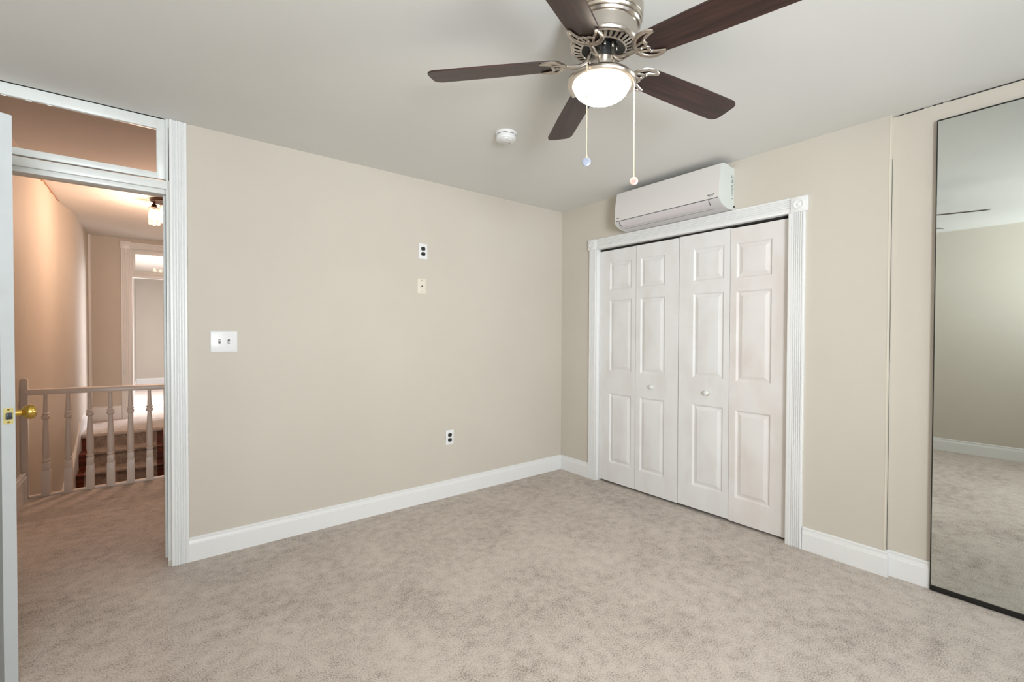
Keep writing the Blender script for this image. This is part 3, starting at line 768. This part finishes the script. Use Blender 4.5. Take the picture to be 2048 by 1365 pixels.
# ------------------------------------------------------------------ hallway: railing
M['rail'] = mat('beige_white_railing_paint', srgb(224, 212, 202), 0.35)
def railing():
    yr = 1.955
    t = thing('stair_railing', 'white turned-baluster railing across the hallway at the stairwell', 'railing', (-3.4, yr, 0))
    bm = B()
    prof = [(-.024, .800), (-.027, .812), (-.027, .826), (-.020, .840), (-.008, .846), (.008, .846), (.020, .840), (.027, .826), (.027, .812), (.024, .800)]
    prism(bm, prof, lambda u, v, h: (h, yr+u, v-.012*(h+3.83)/0.85), -3.835, -2.40); obj('handrail', bm, M['rail'], t)
    bm = B(); box(bm, -3.83, -2.40, yr-.022, yr+.03, 0.0, .014, .003); obj('bottom_rail', bm, M['rail'], t)
    # wall newel with rounded top
    bm = B(); pts = [(-3.862, 0), (-3.822, 0), (-3.822, .912)] + [(-3.842+.020*math.cos(a), .912+.020*math.sin(a)) for a in [PI*j/10 for j in range(1, 10)]] + [(-3.862, .912)]
    prism(bm, pts, lambda u, v, h: (u, h, v), yr-.022, yr+.022); obj('newel_post', bm, M['rail'], t)
    def baluster(x):
        bm = B(); mt = Matrix.Translation((x, yr, 0))
        box(bm, -.0255, .0255, -.0255, .0255, 0.0, .200, .002, mtx=mt); box(bm, -.0225, .0225, -.0225, .0225, .198, .262, .004, mtx=mt)
        lathe(bm, [(.0, .255), (.019, .262), (.018, .268), (.0235, .273), (.0245, .279), (.0235, .285), (.017, .289), (.0195, .296), (.023, .33), (.0235, .37), (.022, .44), (.018, .53), (.0145, .59), (.0135, .60),
                   (.0185, .603), (.024, .610), (.0255, .618), (.0245, .626), (.018, .633), (.0165, .637), (.0225, .640), (.024, .645), (.0225, .650), (.015, .654), (.0155, .664), (.0145, .70), (.0125, .76), (.011, .800), (.011, .805)], 28, mt)
        return obj('baluster', bm, M['rail'], t)
    for i in range(6): baluster(-3.728+.1275*i)
    bm = B(); box(bm, -2.992, -2.945, yr-.022, yr+.022, 0, .806, .003); obj('newel_post', bm, M['rail'], t)
    for i in range(3): baluster(-2.84+.1275*i)
railing()

# ------------------------------------------------------------------ hallway: stairs
def stairs():
    t = thing('staircase', 'red-brown wooden stairs with a beige carpet runner past the railing', 'staircase', (-3.4, 4.75, 0))
    x0, x1 = -3.784, -2.972; rx0, rx1 = -3.715, -3.035
    yf = 4.72; tr = 0.272; rs = 0.187
    # landing nosing carpet
    bm = B(); box(bm, x0, x1, yf-.03, yf+.05, -.05, .004, .018, 4); obj('landing_nosing', bm, M['carpet'], t)
    for k in range(1, 9):
        zt = -rs*k; ya = yf+.0-(k-1)*tr; yb = ya-tr
        bm = B()
        box(bm, x0, x1, ya-.012, ya+.02, zt-.01, zt+rs-(.028 if k > 1 else .05)); box(bm, x0, x1, yb-.028, ya+.02, zt-.03, zt-.004, .010, 3)
        st = obj('step', bm, M['stairwood'], t)
        bm = B()
        box(bm, rx0, rx1, ya-.020, ya-.008, zt, zt+rs-(.03 if k > 1 else .05)); box(bm, rx0, rx1, yb-.038, ya-.008, zt-.034, zt+.006, .014, 4)
        obj('carpet_runner', bm, M['runner'], st)
    # white skirt board climbing the wall
    bm = B(); prev = None
    for q in range(25):
        y = yf+.10 - q*(8*tr+.1)/24
        if y > yf-.02: zt, zb = .20, -.05
        else: zt, zb = max(-9, .20-(yf-.02-y)*rs/tr), -.12-(yf-.02-y)*rs/tr-.15
        cur = [bm.verts.new((-3.80+d if d else wallx(y)+.001, y, z)) for d, z in ((0, zb), (.016, zb), (.016, zt), (0, zt))]
        if prev:
            for a in range(4): bm.faces.new((prev[a], prev[(a+1) % 4], cur[(a+1) % 4], cur[a]))
        else: bm.faces.new(cur)
        prev = cur
    bm.faces.new(prev); struct('trim_19', bm, M['trim'], 'white skirt board climbing beside the carpeted stairs', 'skirt board')
stairs()

# ------------------------------------------------------------------ hallway: far doorway
bm = B()
prism(bm, flute_profile(0.10, .022, 4), lambda u, v, h: (-3.442+u, 5.85-v, h), 0, 2.56)
box(bm, -3.452, -3.335, 5.82, 5.85, 2.555, 2.665, .003)
prism(bm, flute_profile(0.09, .022, 4), lambda u, v, h: (h, 5.85-v, 2.565+u), -3.337, -2.45)
prism(bm, flute_profile(0.10, .022, 4), lambda u, v, h: (-2.54+u, 5.85-v, h), 0, 2.56)
struct('trim_16', bm, M['trim'], 'white fluted casing of the far doorway at the hallway end', 'door casing')
bm = B()
box(bm, -3.36, -3.312, 5.845, 5.975, 0, 2.60, .002); box(bm, -2.56, -2.52, 5.845, 5.975, 0, 2.6, .002); box(bm, -3.316, -2.556, 5.848, 5.972, 2.13, 2.18, .002); box(bm, -3.316, -2.556, 5.86, 5.972, 2.565, 2.60, .002)
struct('trim_17', bm, M['trim'], 'white jambs and bar of the far doorway', 'door jamb')
sash('window_2', -3.318, -2.56, 2.18, 2.566, -3.278, -2.60, 2.235, 2.49, 5.862, .03, Matrix.Identity(4), 'small transom window above the far doorway')

# ------------------------------------------------------------------ hallway lamp
def hall_lamp():
    c = Vector((-2.950, 3.05, HH))
    t = thing('ceiling_lamp', 'bronze hallway ceiling lamp with lit clear glass jar shades', 'ceiling lamp', tuple(c))
    mt = Matrix.Translation(c)
    bm = B(); lathe(bm, [(0, 0), (.132, 0), (.134, -.006), (.134, -.020), (.128, -.028), (0, -.030)], 48, mt); obj('canopy', bm, M['bronze'], t)
    for a in (math.radians(150), math.radians(-90), math.radians(30)):
        p = Matrix.Translation(c + Vector((.112*math.cos(a), .112*math.sin(a), 0)))
        bm = B(); lathe(bm, [(.010, -.028), (.012, -.040), (.024, -.048), (.026, -.056), (.018, -.060), (.030, -.070), (.031, -.080), (.020, -.083), (.018, -.100), (0, -.102)], 28, p); so = obj('socket', bm, M['bronze'], t)
        bm = B(); lathe(bm, [(.031, -.078), (.050, -.082), (.054, -.092), (.054, -.252), (.050, -.262), (.040, -.264), (.038, -.260), (.048, -.256), (.050, -.248), (.050, -.094), (.046, -.086), (.031, -.082)], 40, p)
        obj('glass_shade', bm, M['shade'], t)
        bm = B(); lathe(bm, [(0, -.098), (.012, -.102), (.017, -.115), (.026, -.145), (.029, -.170), (.024, -.192), (.011, -.204), (0, -.205)], 24, p); obj('bulb', bm, M['bulb'], so)
        q = p @ Vector((0, 0, -.20)); point('bulb_light', q - Vector((0, 0, .13)), 15, (1.0, 0.655, 0.49), .03)
hall_lamp()
